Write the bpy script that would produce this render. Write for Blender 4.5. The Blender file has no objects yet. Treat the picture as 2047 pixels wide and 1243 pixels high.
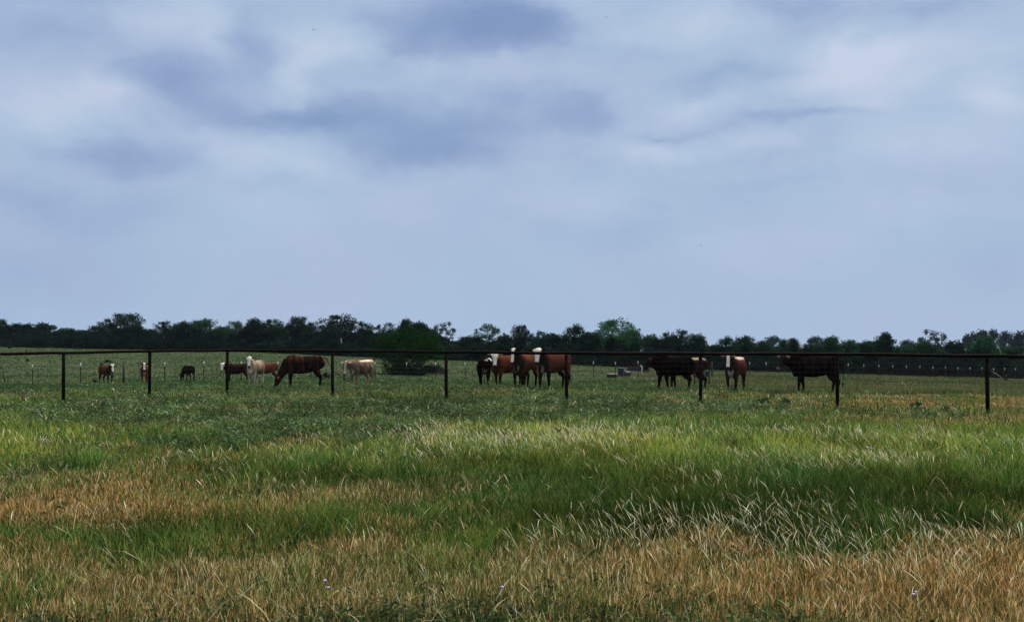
import bpy, math, random
import numpy as np
from mathutils import Vector, Matrix
R = math.radians
random.seed(7)
rng = np.random.default_rng(11)
scn = bpy.context.scene
COL = scn.collection

# ------------------------------------------------------------------ camera
EYE, F, CX, HY = 1.92, 1900.0, 1023.5, 666.0      # eye height (m), focal length and principal values of the 2047 px wide photograph
cam_d = bpy.data.cameras.new("camera"); cam = bpy.data.objects.new("camera", cam_d); COL.objects.link(cam)
cam_d.sensor_width = 36.0; cam_d.lens = F / 2047 * 36
cam.location = (0, 0, EYE); cam.rotation_euler = (R(90) + math.atan((HY - 621.5) / F), 0, 0)
cam_d.clip_start = 0.1; cam_d.clip_end = 5000
scn.camera = cam

# ------------------------------------------------------------------ sky
SUN_EL, SUN_AZ = R(58), R(28)                      # behind the cloud, high, ahead and to the right
w = bpy.data.worlds.new("World"); scn.world = w; w.use_nodes = True
nt = w.node_tree; nt.nodes.clear(); N = nt.nodes.new; L = nt.links.new
def mth(op, a, b=None, c=None, clamp=False):
    n = N('ShaderNodeMath'); n.operation = op; n.use_clamp = clamp
    for i, v in enumerate((a, b, c)):
        if v is None: continue
        if isinstance(v, (int, float)): n.inputs[i].default_value = v
        else: L(v, n.inputs[i])
    return n.outputs[0]
def vmth(op, a, b=None):
    n = N('ShaderNodeVectorMath'); n.operation = op
    for i, v in enumerate((a, b)):
        if v is None: continue
        if isinstance(v, tuple): n.inputs[i].default_value = v
        else: L(v, n.inputs[i])
    return n.outputs['Value'] if op == 'LENGTH' else n.outputs['Vector']
def mrange(v, a, b, c, d, it='SMOOTHSTEP'):
    n = N('ShaderNodeMapRange'); n.interpolation_type = it; L(v, n.inputs[0])
    for i, x in enumerate((a, b, c, d)): n.inputs[i + 1].default_value = x
    return n.outputs[0]
tc = N('ShaderNodeTexCoord'); sep = N('ShaderNodeSeparateXYZ'); L(tc.outputs['Generated'], sep.inputs[0])
az = mth('ARCTAN2', sep.outputs[0], sep.outputs[1]); el = mth('ARCSINE', sep.outputs[2])
cmb = N('ShaderNodeCombineXYZ'); L(az, cmb.inputs[0]); L(el, cmb.inputs[1])
ae = cmb.outputs[0]
def noise(vec, scale, detail=4, rough=.5, color=False):
    n = N('ShaderNodeTexNoise'); n.inputs['Scale'].default_value = scale; n.inputs['Detail'].default_value = detail
    n.inputs['Roughness'].default_value = rough; L(vec, n.inputs['Vector'])
    return n.outputs['Color' if color else 'Fac']
st = vmth('MULTIPLY', ae, (1.0, 1.7, 1.0))
wn = noise(st, 8.0, 8, .62, True)
warp = vmth('MULTIPLY', vmth('SUBTRACT', wn, (.5, .5, .5)), (.105, .065, 0))
wp = vmth('ADD', ae, warp)
def ang(px, py): return math.atan((px - CX) / F), math.atan((HY - py) / F)
CLOUDS = [ # px, py, rx, ry, amplitude
 (930,50,230,80,-.75),(1060,60,120,70,-.35),(20,20,200,40,-.5),(60,110,170,50,-.25),(510,110,60,70,-.3),(340,185,120,50,-.45),(480,235,150,35,-.4),(650,230,130,45,-.5),(800,250,200,60,-.5),(880,310,200,45,-.45),(1010,225,160,60,-.35),
 (1170,215,80,50,-.3),(230,330,170,45,-.5),(120,430,300,60,-.25),(1470,165,140,35,-.35),(1330,268,90,14,-.3),(1620,245,150,16,-.35),(1600,370,120,18,-.15),(1290,410,50,22,-.15),(1560,25,150,25,-.2),(1890,70,120,50,-.25),
 (2010,560,120,60,-.12),(50,560,260,110,-.2),(1230,470,160,60,-.08),(980,140,120,30,.15),
 (330,60,110,70,.4),(415,85,40,50,.25),(640,90,110,60,.55),(590,170,45,50,.35),(730,90,60,30,.25),(850,130,70,28,.35),(90,240,150,55,.35),(215,225,80,40,.3),(60,285,90,50,.25),(540,320,110,40,.4),(640,345,80,30,.25),(440,290,70,30,.2),(650,420,260,50,.15),
 (1400,55,140,50,.4),(1690,130,130,50,.55),(1570,180,140,28,.45),(1420,220,100,26,.35),(1850,150,260,70,.5),(1510,290,90,26,.4),(1330,300,130,24,.3),(1250,75,100,30,.15),(2010,240,70,40,.5),(1930,300,200,60,.35),(1750,220,200,50,.3),(1980,10,110,50,.4),(1150,400,130,40,.2),(1560,500,220,60,.15),(1850,430,200,50,.15),(1800,350,160,40,.2)]
tot = None
for (px, py, rx, ry, a) in CLOUDS:
    ax, ey = ang(px, py)
    d = vmth('LENGTH', vmth('MULTIPLY', vmth('SUBTRACT', wp, (ax, ey, 0)), (F / rx, F / ry, 0)))
    v = mrange(d, 0.0, 1.35, a, 0.0)
    tot = v if tot is None else mth('ADD', tot, v)
fine = mth('MULTIPLY', mth('SUBTRACT', noise(vmth('ADD', st, warp), 10.0, 9, .58), .5), .55)
big = mth('MULTIPLY', mth('SUBTRACT', noise(st, 3.0, 3, .5), .5), .3)
# the noise fades towards the even grey-blue band near the horizon
hz = mrange(el, .04, .20, .25, 1.0)
val = mth('ADD', mth('ADD', mth('MULTIPLY', tot, .68), mth('MULTIPLY', mth('ADD', fine, big), hz)), .54, None)
cr = N('ShaderNodeValToRGB'); L(val, cr.inputs[0])
def lin(c): return tuple(((x / 255) / 12.92 if x / 255 <= .04045 else ((x / 255 + .055) / 1.055) ** 2.4) for x in c) + (1,)
e = cr.color_ramp.elements
e[0].position = 0.0; e[0].color = lin((128, 154, 193)); e[1].position = 1.0; e[1].color = lin((196, 209, 230))
for p, c in ((.28, (147, 171, 206)), (.5, (165, 188, 216)), (.75, (179, 199, 223))):
    k = e.new(p); k.color = lin(c)
# faint lilac and teal casts, as in the photograph
cast = N('ShaderNodeMixRGB'); cast.blend_type = 'MULTIPLY'; L(mrange(noise(vmth('ADD', st, (3.1, 1.7, 0)), 5.0, 3, .5), .38, .62, 0, 1), cast.inputs[0])
L(cr.outputs[0], cast.inputs[1]); cast.inputs[2].default_value = (1.04, .988, 1.005, 1)
zen = mrange(el, .36, 1.25, 1.0, 4.0)              # an overcast sky is brightest overhead
front = mth('ADD', 1.0, mth('MULTIPLY', mrange(el, .3, .7, 0, .5), mth('COSINE', mth('SUBTRACT', az, SUN_AZ))))
boost = mth('MULTIPLY', mth('MULTIPLY', zen, front), 7.9)
sc = N('ShaderNodeVectorMath'); sc.operation = 'SCALE'; L(boost, sc.inputs['Scale'])
sky = N('ShaderNodeTexSky'); sky.sky_type = 'NISHITA'; sky.sun_disc = False
sky.sun_elevation = SUN_EL; sky.sun_rotation = SUN_AZ; sky.dust_density = 2.0
sks = N('ShaderNodeVectorMath'); sks.operation = 'SCALE'; L(sky.outputs[0], sks.inputs[0]); sks.inputs['Scale'].default_value = .02
bg = N('ShaderNodeBackground'); bg.inputs['Strength'].default_value = .1
# overhead the cloud is thinner and whiter than near the horizon
wh = N('ShaderNodeMixRGB'); L(mrange(el, .36, .9, 0, .85), wh.inputs[0]); L(cast.outputs[0], wh.inputs[1]); wh.inputs[2].default_value = (.60, .57, .52, 1)
L(wh.outputs[0], sc.inputs[0])
L(vmth('ADD', sc.outputs[0], sks.outputs[0]), bg.inputs['Color'])
wo = N('ShaderNodeOutputWorld'); L(bg.outputs[0], wo.inputs[0])

# ------------------------------------------------------------------ sun
sd = bpy.data.lights.new("sun", 'SUN'); sd.energy = 4.0; sd.angle = R(10); sd.color = (1, .90, .76)
so = bpy.data.objects.new("sun", sd); COL.objects.link(so)
dv = Vector((math.sin(SUN_AZ) * math.cos(SUN_EL), math.cos(SUN_AZ) * math.cos(SUN_EL), math.sin(SUN_EL)))
so.rotation_euler = dv.to_track_quat('Z', 'Y').to_euler(); so.location = dv * 100

vs = scn.view_settings; vs.view_transform = 'Standard'; vs.look = 'None'; vs.exposure = 0.3; vs.gamma = 1; vs.use_curve_mapping = False
scn.cycles.max_bounces = 5; scn.cycles.diffuse_bounces = 3; scn.cycles.transmission_bounces = 3; scn.cycles.transparent_max_bounces = 4
scn.cycles.volume_bounces = 0
scn.cycles.use_denoising = True
scn.cycles.sample_clamp_indirect = 1.5

# ------------------------------------------------------------------ materials
def material(name, rough=.8, spec=.2):
    m = bpy.data.materials.new(name); m.use_nodes = True
    b = m.node_tree.nodes['Principled BSDF']; b.inputs['Roughness'].default_value = rough; b.inputs['Specular IOR Level'].default_value = spec
    return m, m.node_tree, b
def mix_noise_mat(name, c1, c2, scale, rough=.8, spec=.2, detail=5, lo=.35, hi=.65, coord='Object', bump=0, metal=0):
    m, t, b = material(name, rough, spec)
    tcn = t.nodes.new('ShaderNodeTexCoord'); n = t.nodes.new('ShaderNodeTexNoise'); n.inputs['Scale'].default_value = scale; n.inputs['Detail'].default_value = detail
    t.links.new(tcn.outputs[coord], n.inputs['Vector'])
    r = t.nodes.new('ShaderNodeValToRGB'); r.color_ramp.elements[0].position = lo; r.color_ramp.elements[1].position = hi
    r.color_ramp.elements[0].color = (*c1, 1); r.color_ramp.elements[1].color = (*c2, 1)
    t.links.new(n.outputs['Fac'], r.inputs[0]); t.links.new(r.outputs[0], b.inputs['Base Color']); b.inputs['Metallic'].default_value = metal
    if bump:
        bp = t.nodes.new('ShaderNodeBump'); bp.inputs['Strength'].default_value = bump; bp.inputs['Distance'].default_value = .01
        t.links.new(n.outputs['Fac'], bp.inputs['Height']); t.links.new(bp.outputs[0], b.inputs['Normal'])
    return m
def leaf_mat(name, trans=.3, rough=.6, spec=.05, gain=1.0):
    """per-leaf colour from the mesh's 'tint' attribute, a little light shining through"""
    m = bpy.data.materials.new(name); m.use_nodes = True; t = m.node_tree; b = t.nodes['Principled BSDF']
    a = t.nodes.new('ShaderNodeAttribute'); a.attribute_name = 'tint'
    t.nodes.remove(b); b = t.nodes.new('ShaderNodeBsdfDiffuse'); t.links.new(a.outputs['Color'], b.inputs['Color'])
    tr = t.nodes.new('ShaderNodeBsdfTranslucent'); t.links.new(a.outputs['Color'], tr.inputs[0])
    mx = t.nodes.new('ShaderNodeMixShader'); mx.inputs[0].default_value = trans
    t.links.new(b.outputs[0], mx.inputs[1]); t.links.new(tr.outputs[0], mx.inputs[2])
    t.links.new(mx.outputs[0], t.nodes['Material Output'].inputs[0])
    return m
def tree_leaf_mat(name, c1, c2):
    """foliage colour varied leaf by leaf (Object random shifts the whole tree)"""
    m = bpy.data.materials.new(name); m.use_nodes = True; t = m.node_tree; b = t.nodes['Principled BSDF']
    g = t.nodes.new('ShaderNodeNewGeometry'); oi = t.nodes.new('ShaderNodeObjectInfo')
    r = t.nodes.new('ShaderNodeValToRGB'); r.color_ramp.elements[0].color = (*c1, 1); r.color_ramp.elements[1].color = (*c2, 1)
    t.links.new(g.outputs['Random Per Island'], r.inputs[0])
    hsv = t.nodes.new('ShaderNodeHueSaturation'); mr = t.nodes.new('ShaderNodeMapRange'); mr.inputs[3].default_value = .75; mr.inputs[4].default_value = 1.25
    t.links.new(oi.outputs['Random'], mr.inputs[0]); t.links.new(mr.outputs[0], hsv.inputs['Value']); t.links.new(r.outputs[0], hsv.inputs['Color'])
    t.nodes.remove(b); b = t.nodes.new('ShaderNodeBsdfDiffuse'); t.links.new(hsv.outputs[0], b.inputs['Color'])
    tr = t.nodes.new('ShaderNodeBsdfTranslucent'); t.links.new(hsv.outputs[0], tr.inputs[0])
    mx = t.nodes.new('ShaderNodeMixShader'); mx.inputs[0].default_value = .25
    t.links.new(b.outputs[0], mx.inputs[1]); t.links.new(tr.outputs[0], mx.inputs[2]); t.links.new(mx.outputs[0], t.nodes['Material Output'].inputs[0])
    return m

M_PIPE = mix_noise_mat('rusty_pipe', (.003, .002, .002), (.014, .005, .004), 6, .8, .04, lo=.4, hi=.75, bump=.2)
M_WIRE = mix_noise_mat('weathered_wire', (.02, .017, .017), (.05, .042, .04), 20, .7, .1, metal=.0)
M_TPOST = mix_noise_mat('painted_steel_post', (.010, .016, .013), (.03, .03, .025), 9, .6, .3)
M_WHITE = mix_noise_mat('white_post_paint', (.42, .44, .44), (.58, .6, .6), 12, .5, .3)
M_WOODP = mix_noise_mat('weathered_wood', (.03, .024, .02), (.07, .055, .045), 12, .9, .1)
M_PALE = mix_noise_mat('bleached_wood', (.14, .12, .09), (.28, .25, .19), 10, .9, .1)
M_BARK = mix_noise_mat('bark', (.018, .014, .012), (.045, .036, .03), 6, .9, .1, bump=.3)
M_LEAF = {'dark': tree_leaf_mat('foliage_dark', (.004, .013, .009), (.013, .036, .018)),
          'mid': tree_leaf_mat('foliage_mid', (.010, .032, .016), (.024, .070, .032)),
          'bright': tree_leaf_mat('foliage_bright', (.018, .06, .026), (.04, .12, .05)),
          'near': tree_leaf_mat('foliage_near', (.002, .012, .003), (.010, .042, .006)),
          'blue': tree_leaf_mat('foliage_distant', (.008, .020, .024), (.014, .034, .036)),  # bluish leaves: haze of the distance put into their colour
          'bush': tree_leaf_mat('foliage_bush', (.004, .011, .009), (.013, .031, .021))}
M_BLADE = leaf_mat('grass_blade', .3)
M_WEED = leaf_mat('weed_leaf', .2, .6, .1)
M_SEED = leaf_mat('seed_head', .35, .7, .1)

# ------------------------------------------------------------------ helpers
def tag(o, label=None, cat=None, group=None, kind=None):
    if label: o['label'] = label
    if cat: o['category'] = cat
    if group: o['group'] = group
    if kind: o['kind'] = kind
    return o
def link(name, me, mat=None, parent=None):
    o = bpy.data.objects.new(name, me); COL.objects.link(o)
    if mat is not None and me is not None: me.materials.append(mat)
    if parent is not None: o.parent = parent
    return o
def empty(name, loc, rz=0):
    o = bpy.data.objects.new(name, None); COL.objects.link(o); o.location = loc; o.rotation_euler = (0, 0, rz); o.empty_display_size = .2
    return o
def fast_mesh(name, verts, faces_n, loops, smooth=False, tint=None):
    """numpy -> mesh. verts (n,3); faces_n sizes per face; loops vertex indices"""
    me = bpy.data.meshes.new(name)
    verts = np.ascontiguousarray(verts, dtype=np.float32); faces_n = np.asarray(faces_n, dtype=np.int32); loops = np.asarray(loops, dtype=np.int32)
    me.vertices.add(len(verts)); me.vertices.foreach_set('co', verts.ravel())
    me.loops.add(len(loops)); me.loops.foreach_set('vertex_index', loops)
    me.polygons.add(len(faces_n)); st_ = np.concatenate(([0], np.cumsum(faces_n)[:-1])).astype(np.int32)
    me.polygons.foreach_set('loop_start', st_); me.polygons.foreach_set('loop_total', faces_n)
    if smooth: me.polygons.foreach_set('use_smooth', np.ones(len(faces_n), dtype=bool))
    me.update(calc_edges=True)
    if tint is not None:
        at = me.color_attributes.new('tint', 'FLOAT_COLOR', 'POINT')
        c = np.ones((len(verts), 4), dtype=np.float32); c[:, :3] = tint; at.data.foreach_set('color', c.ravel())
    return me
class MB:
    def __init__(s): s.v = []; s.f = []
    def tube(s, pts, radii, n=8, flat=None, cap=True, up=(0, 0, 1)):
        """loft round (or elliptical: radii = (side, up)) rings along pts"""
        pts = [Vector(p) for p in pts]; b0 = len(s.v); k = len(pts); U = Vector(up)
        for i, p in enumerate(pts):
            t = (pts[min(i + 1, k - 1)] - pts[max(i - 1, 0)]).normalized()
            side = t.cross(U)
            if side.length < .15: side = t.cross(Vector((1, 0, 0)) if abs(t.x) < .9 else Vector((0, 1, 0)))
            side.normalize(); u = side.cross(t).normalized()
            r = radii[i]; ra, rb = (r if isinstance(r, tuple) else (r, r))
            for j in range(n):
                a = 2 * math.pi * j / n
                s.v.append(p + side * (math.cos(a) * ra) + u * (math.sin(a) * rb))
        for i in range(k - 1):
            for j in range(n):
                a, b = b0 + i * n + j, b0 + i * n + (j + 1) % n
                s.f.append((a, b, b + n, a + n))
        if cap:
            s.f.append(tuple(b0 + j for j in reversed(range(n)))); s.f.append(tuple(b0 + (k - 1) * n + j for j in range(n)))
        return s
    def ball(s, c, r, n=10, m=7):
        c = Vector(c); r = r if isinstance(r, tuple) else (r, r, r); b0 = len(s.v)
        s.v.append(c + Vector((0, 0, r[2])))
        for i in range(1, m):
            th = math.pi * i / m
            for j in range(n):
                a = 2 * math.pi * j / n
                s.v.append(c + Vector((r[0] * math.sin(th) * math.cos(a), r[1] * math.sin(th) * math.sin(a), r[2] * math.cos(th))))
        s.v.append(c - Vector((0, 0, r[2]))); last = len(s.v) - 1
        for j in range(n): s.f.append((b0, b0 + 1 + j, b0 + 1 + (j + 1) % n)); 
        for i in range(m - 2):
            for j in range(n):
                a, b = b0 + 1 + i * n + j, b0 + 1 + i * n + (j + 1) % n
                s.f.append((a, a + n, b + n, b))
        q = b0 + 1 + (m - 2) * n
        for j in range(n): s.f.append((q + (j + 1) % n, q + j, last))
        return s
    def box(s, c, h, rz=0):
        c = Vector(c); b0 = len(s.v); ca, sa = math.cos(rz), math.sin(rz)
        for dx in (-1, 1):
            for dy in (-1, 1):
                for dz in (-1, 1):
                    x, y = dx * h[0], dy * h[1]
                    s.v.append(c + Vector((x * ca - y * sa, x * sa + y * ca, dz * h[2])))
        for f in ((0, 1, 3, 2), (4, 6, 7, 5), (0, 4, 5, 1), (2, 3, 7, 6), (0, 2, 6, 4), (1, 5, 7, 3)): s.f.append(tuple(b0 + i for i in f))
        return s
    def mesh(s, name, smooth=True):
        me = bpy.data.meshes.new(name); me.from_pydata([tuple(v) for v in s.v], [], s.f); me.update()
        if smooth: me.polygons.foreach_set('use_smooth', [True] * len(me.polygons))
        return me
    def build(s, name, mat, parent=None, smooth=True): return link(name, s.mesh(name, smooth), mat, parent)

# ------------------------------------------------------------------ terrain
KP = [-300, 0, 500, 1000, 1500, 2047, 2400]
PROF = [[(27, 0), (40, -.45), (55, -1.2), (63, -1.45), (75, -1.4), (100, -.75), (150, -.2), (300, -.6), (900, -4)]] * 2 + [
    [(27, 0), (36, -.2), (50, -.75), (62, -1.25), (80, -1.25), (100, -1.1), (140, -.85), (300, -2.5), (900, -8)],
    [(27, 0), (33, 0), (45, -.6), (72, -1.75), (100, -1.8), (125, -1.85), (300, -6), (900, -15)],
    [(25, 0), (33, -.15), (60, -1.2), (86, -2.0), (115, -2.7), (300, -8.5), (900, -22)]] + [
    [(22, 0), (33, -.25), (60, -1.6), (110, -3.5), (120, -3.8), (300, -10.5), (900, -26)]] * 2
def zmap(x, y):
    x = np.asarray(x, dtype=np.float64); y = np.asarray(y, dtype=np.float64)
    px = np.clip(CX + F * x / np.maximum(y, 20.0), -300, 2399.9)
    zz = np.stack([np.interp(y, [0] + [p[0] for p in pr], [0] + [p[1] for p in pr]) for pr in PROF])
    i = np.clip(np.searchsorted(KP, px, side='right') - 1, 0, len(KP) - 2); kp = np.array(KP)
    t = (px - kp[i]) / (kp[i + 1] - kp[i]); idx = np.arange(px.size).reshape(px.shape)
    zf = zz.reshape(len(KP), -1)
    a = zf[i.ravel(), idx.ravel()]; b = zf[i.ravel() + 1, idx.ravel()]
    z = a * (1 - t.ravel()) + b * t.ravel()
    return z.reshape(px.shape) + .02 * np.sin(x * 1.3 + y * .4) * np.cos(y * .9 - x * .3)
def gz(x, y): return float(zmap(np.array([x]), np.array([y]))[0])
def at(px, d): 
    x = (px - CX) / F * d
    return x, d, gz(x, d)
gx = np.sinh(np.linspace(-5.2, 5.2, 221)) * (400 / math.sinh(5.2)); gy = np.concatenate((np.linspace(-30, 20, 24), 20 + np.geomspace(1, 680, 260)))
X, Y = np.meshgrid(gx, gy); Z = zmap(X, Y)
nx, ny = len(gx), len(gy); ii = (np.arange(ny - 1)[:, None] * nx + np.arange(nx - 1)[None]).ravel()
ground = link('ground', fast_mesh('ground', np.stack([X, Y, Z], -1).reshape(-1, 3), np.full(len(ii), 4), np.stack([ii, ii + 1, ii + nx + 1, ii + nx], -1).ravel(), True))
tag(ground, kind='structure')
m, t, b = material('pasture_soil', .95, .05)
tcn = t.nodes.new('ShaderNodeTexCoord')
def gn(scale, detail=6, sc=(1, 1, 1)):
    mp = t.nodes.new('ShaderNodeMapping'); mp.inputs['Scale'].default_value = sc; t.links.new(tcn.outputs['Object'], mp.inputs[0])
    n = t.nodes.new('ShaderNodeTexNoise'); n.inputs['Scale'].default_value = scale; n.inputs['Detail'].default_value = detail; t.links.new(mp.outputs[0], n.inputs['Vector']); return n.outputs['Fac']
def gramp(f, *stops):
    r = t.nodes.new('ShaderNodeValToRGB'); el_ = r.color_ramp.elements
    for i, (p, c) in enumerate(stops):
        q = el_[i] if i < 2 else el_.new(p)
        q.position = p; q.color = (*c, 1)
    t.links.new(f, r.inputs[0]); return r.outputs[0]
c1 = gramp(gn(.18, 8), (.3, (.016, .038, .018)), (.7, (.045, .06, .024)), (.5, (.022, .05, .022)))
c2 = gramp(gn(3.0, 8), (.3, (.018, .03, .015)), (.72, (.085, .085, .035)))
mx = t.nodes.new('ShaderNodeMixRGB'); mx.inputs[0].default_value = .45; t.links.new(c1, mx.inputs[1]); t.links.new(c2, mx.inputs[2]); t.links.new(mx.outputs[0], b.inputs['Base Color'])
bp = t.nodes.new('ShaderNodeBump'); bp.inputs['Strength'].default_value = .8; bp.inputs['Distance'].default_value = .1; t.links.new(gn(5, 6), bp.inputs['Height']); t.links.new(bp.outputs[0], b.inputs['Normal'])
ground.data.materials.append(m)

# ------------------------------------------------------------------ grass
def vnoise(x, y, s, seed=0):
    x = x / s + seed * 17.3; y = y / s + seed * 9.1
    xi = np.floor(x).astype(np.int64); yi = np.floor(y).astype(np.int64); fx = x - xi; fy = y - yi; fx = fx * fx * (3 - 2 * fx); fy = fy * fy * (3 - 2 * fy)
    def h(a, b):
        n = (a * 374761393 + b * 668265263 + seed * 1274126177) & 0xffffffff; n = ((n ^ (n >> 13)) * 1103515245) & 0xffffffff; return ((n ^ (n >> 16)) & 0xffff) / 65535.0
    return (h(xi, yi) * (1 - fx) + h(xi + 1, yi) * fx) * (1 - fy) + (h(xi, yi + 1) * (1 - fx) + h(xi + 1, yi + 1) * fx) * fy
# patches of the sward, measured on the photograph and laid on the ground: px, py, rx, ry, strength
PATCH = {
 'dry': [(340,848,230,12,1.3),(250,900,120,22,.7),(640,882,110,16,1.3),(620,905,90,14,.6),(130,940,260,24,1.0),(330,985,330,30,1.7),(70,1000,150,25,1.2),(640,1000,180,22,.8),(830,985,150,20,.9),(960,960,140,30,.9),(890,905,90,22,1.0),
         (1180,930,70,16,.5),(1560,935,130,20,.9),(1620,838,320,10,1.4),(1900,845,160,14,1.0),(1180,832,90,10,.4),(1500,1130,560,52,3.0),(1850,1150,320,60,2.8),(1150,1130,260,50,2.5),(700,1140,300,60,2.2),(200,1140,330,60,2.2),(450,1090,260,30,1.0),(900,1080,160,30,1.0),(60,1080,120,40,1.2),
         (1950,1215,160,45,1.6),(600,1200,200,40,1.0),(1300,1190,200,30,1.0),(90,872,60,10,.2),(1980,800,120,30,.8),(1750,815,300,20,.9),(1480,800,150,20,.5),(950,850,60,12,.3),(800,832,60,8,.8),(500,1035,120,20,.5)],
 'green': [(60,880,190,36,1.8),(450,890,170,30,.5),(560,940,180,22,1.1),(780,940,260,26,1.6),(700,900,120,20,.6),(1100,890,260,40,1.7),(1350,880,260,40,1.4),(1700,865,420,24,1.5),(1250,940,330,26,1.4),(1500,900,300,40,1.3),(1850,930,330,50,1.8),
           (1650,980,420,44,2.0),(1200,1020,260,44,1.5),(1500,1040,420,36,1.5),(1900,1020,240,40,1.6),(190,1045,200,20,.9),(480,1045,220,24,1.0),(720,1050,160,26,.8),(300,1085,120,16,.6),(420,1080,420,50,.3),(150,900,200,60,.3),(760,1015,180,20,.8),(120,970,160,10,.3)],
 'weed': [(100,815,260,24,2.2),(520,812,300,26,2.2),(900,812,360,26,2.4),(1250,806,260,22,1.8),(430,862,190,24,2.0),(300,880,110,16,1.3),(600,850,160,16,1.6),(760,848,110,14,1.0),(700,830,120,12,.9),(1540,812,80,16,1.3),(1830,822,60,12,1.2),(1400,815,90,14,1.0),
          (420,905,70,16,.7),(860,865,50,24,.8),(150,1218,180,36,2.8),(520,1215,120,30,1.6),(960,1212,200,34,3.0),(660,1225,90,30,2.2),(1560,1222,240,32,2.8),(40,1225,80,30,2.0),(1280,1235,140,24,1.6),(1500,868,60,12,.6),(1700,815,90,10,.6)],
 'pale': [(1070,850,230,18,1.3),(1180,835,150,12,.8),(1000,868,130,12,.7),(1700,838,240,8,.9),(1560,882,270,13,.9),(1750,888,150,13,.8),(1850,890,160,16,.6),(50,852,130,10,.8),(740,872,120,14,.35),(800,885,100,14,.5),(1120,1010,160,40,1.0),(1320,1010,180,36,1.6),(1560,1010,190,40,1.0),
          (1780,1030,230,40,1.0),(1990,1040,130,40,.8),(1420,910,120,20,.6),(1650,1100,320,46,.45),(950,1150,200,40,.35),(500,900,160,30,.2),(1900,850,180,12,.6)]}
KM = {}
for kk, ll in PATCH.items(): KM[kk] = np.array(ll)
def patchw(x, y, lift=.13):
    z = zmap(x, y); px = CX + F * x / y; py = HY + (EYE - z - lift) * F / y
    n1 = vnoise(x, y, 1.1, 1) - .5; n2 = vnoise(x, y, .45, 2) - .5; n3 = vnoise(x, y, 2.6, 3) - .5; n4 = vnoise(x, y, .22, 8) - .5
    sc_ = F / y * 1.0
    px = px + (n1 * 1.2 + n2 * .7) * sc_; py = py + (n3 * .7 + n1 * .6 + n2 * .5) * sc_ * (EYE / y) * 1.4
    out = {}
    for kk, A in KM.items():
        s = np.zeros_like(px)
        for (a, b_, rx, ry, k_) in A: s += k_ * np.exp(-((px - a) / rx) ** 2 - ((py - b_) / ry) ** 2)
        out[kk] = s
    out['dry'] += .38 + n1 * .8 + n2 * .9 + n4 * 1.3; out['green'] += .38 - n1 * .8 + n3 * .5 - n2 * .5; out['weed'] += .05 + n3 * .3 - n2 * .3
    for kk in out: out[kk] = np.maximum(out[kk], .0)
    return out
def blades(name, x, y, h, wd, lean, laz, col, prof=((0, 1), (.55, .75), (1, 0)), mat=None, label=None, cat=None, tipcol=None, curve=1.8, kink=0):
    """curved tapering strips; prof = (height fraction, width fraction) pairs, last is the tip"""
    n = len(x); z = zmap(x, y) - .01
    fa = rng.uniform(0, math.pi, n); K = len(prof); V = np.zeros((n, 2 * K - 1, 3), np.float32)
    dx, dy = np.cos(fa) * wd * .5, np.sin(fa) * wd * .5
    C = np.zeros((n, 2 * K - 1, 3), np.float32)
    for i, (tt, ww) in enumerate(prof):
        off = lean * h * tt ** curve
        zz = h * tt * np.sqrt(np.maximum(1 - (lean * tt) ** 2 * .5, .15)); cx = x + np.cos(laz) * off; cy = y + np.sin(laz) * off
        cc = col if tipcol is None else col * (1 - min(1, max(0, (tt - .55) / .15))) + tipcol * min(1, max(0, (tt - .55) / .15))
        if i < K - 1:
            V[:, 2 * i] = np.stack([cx - dx * ww, cy - dy * ww, z + zz], -1); V[:, 2 * i + 1] = np.stack([cx + dx * ww, cy + dy * ww, z + zz], -1)
            C[:, 2 * i] = cc; C[:, 2 * i + 1] = cc
        else: V[:, 2 * i] = np.stack([cx, cy, z + zz], -1); C[:, 2 * i] = cc
    s = 2 * K - 1; base = np.arange(n) * s; lo = []; fn = []
    for i in range(K - 2): lo.append(np.stack([base + 2 * i, base + 2 * i + 1, base + 2 * i + 3, base + 2 * i + 2], -1)); fn += [4]
    lo.append(np.stack([base + 2 * K - 4, base + 2 * K - 3, base + 2 * K - 2], -1)); fn += [3]
    loops = np.concatenate(lo, 1).ravel(); faces = np.tile(np.array(fn), n)
    return fast_mesh(name, V.reshape(-1, 3), faces, loops, True, C.reshape(-1, 3))
def join_arr(parts):  # parts: list of tuples of arrays
    return [np.concatenate(a) for a in zip(*parts)]
def sample(n, d0, d1, power=0.0, margin=180):
    """positions over the field of view; power 0 = uniform in distance, 1 = uniform in log distance"""
    u = rng.random(n)
    d = d0 + (d1 - d0) * u if power == 0 else d0 * (d1 / d0) ** u
    px = rng.uniform(-margin, 2047 + margin, n)
    return (px - CX) / F * d, d
def pick(c, n, j=.18):
    c = np.array(c); k = rng.integers(0, len(c), n); o = c[k] * rng.uniform(1 - j, 1 + j, (n, 1)) * rng.uniform(.93, 1.07, (n, 3)); return o
GREEN = [(.030, .120, .022), (.016, .075, .018), (.060, .18, .035), (.012, .030, .010), (.20, .28, .08), (.055, .10, .015), (.014, .03, .010), (.12, .19, .04), (.10, .12, .03)]
DRY = [(.54, .35, .13), (.70, .50, .23), (.36, .20, .07), (.24, .12, .045), (.80, .64, .36), (.46, .29, .10), (.14, .085, .03), (.07, .045, .018), (.12, .10, .03), (.25, .22, .08)]
PALE = [(.78, .76, .55), (.70, .64, .42), (.82, .80, .62), (.55, .52, .34), (.60, .66, .42)]
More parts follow.
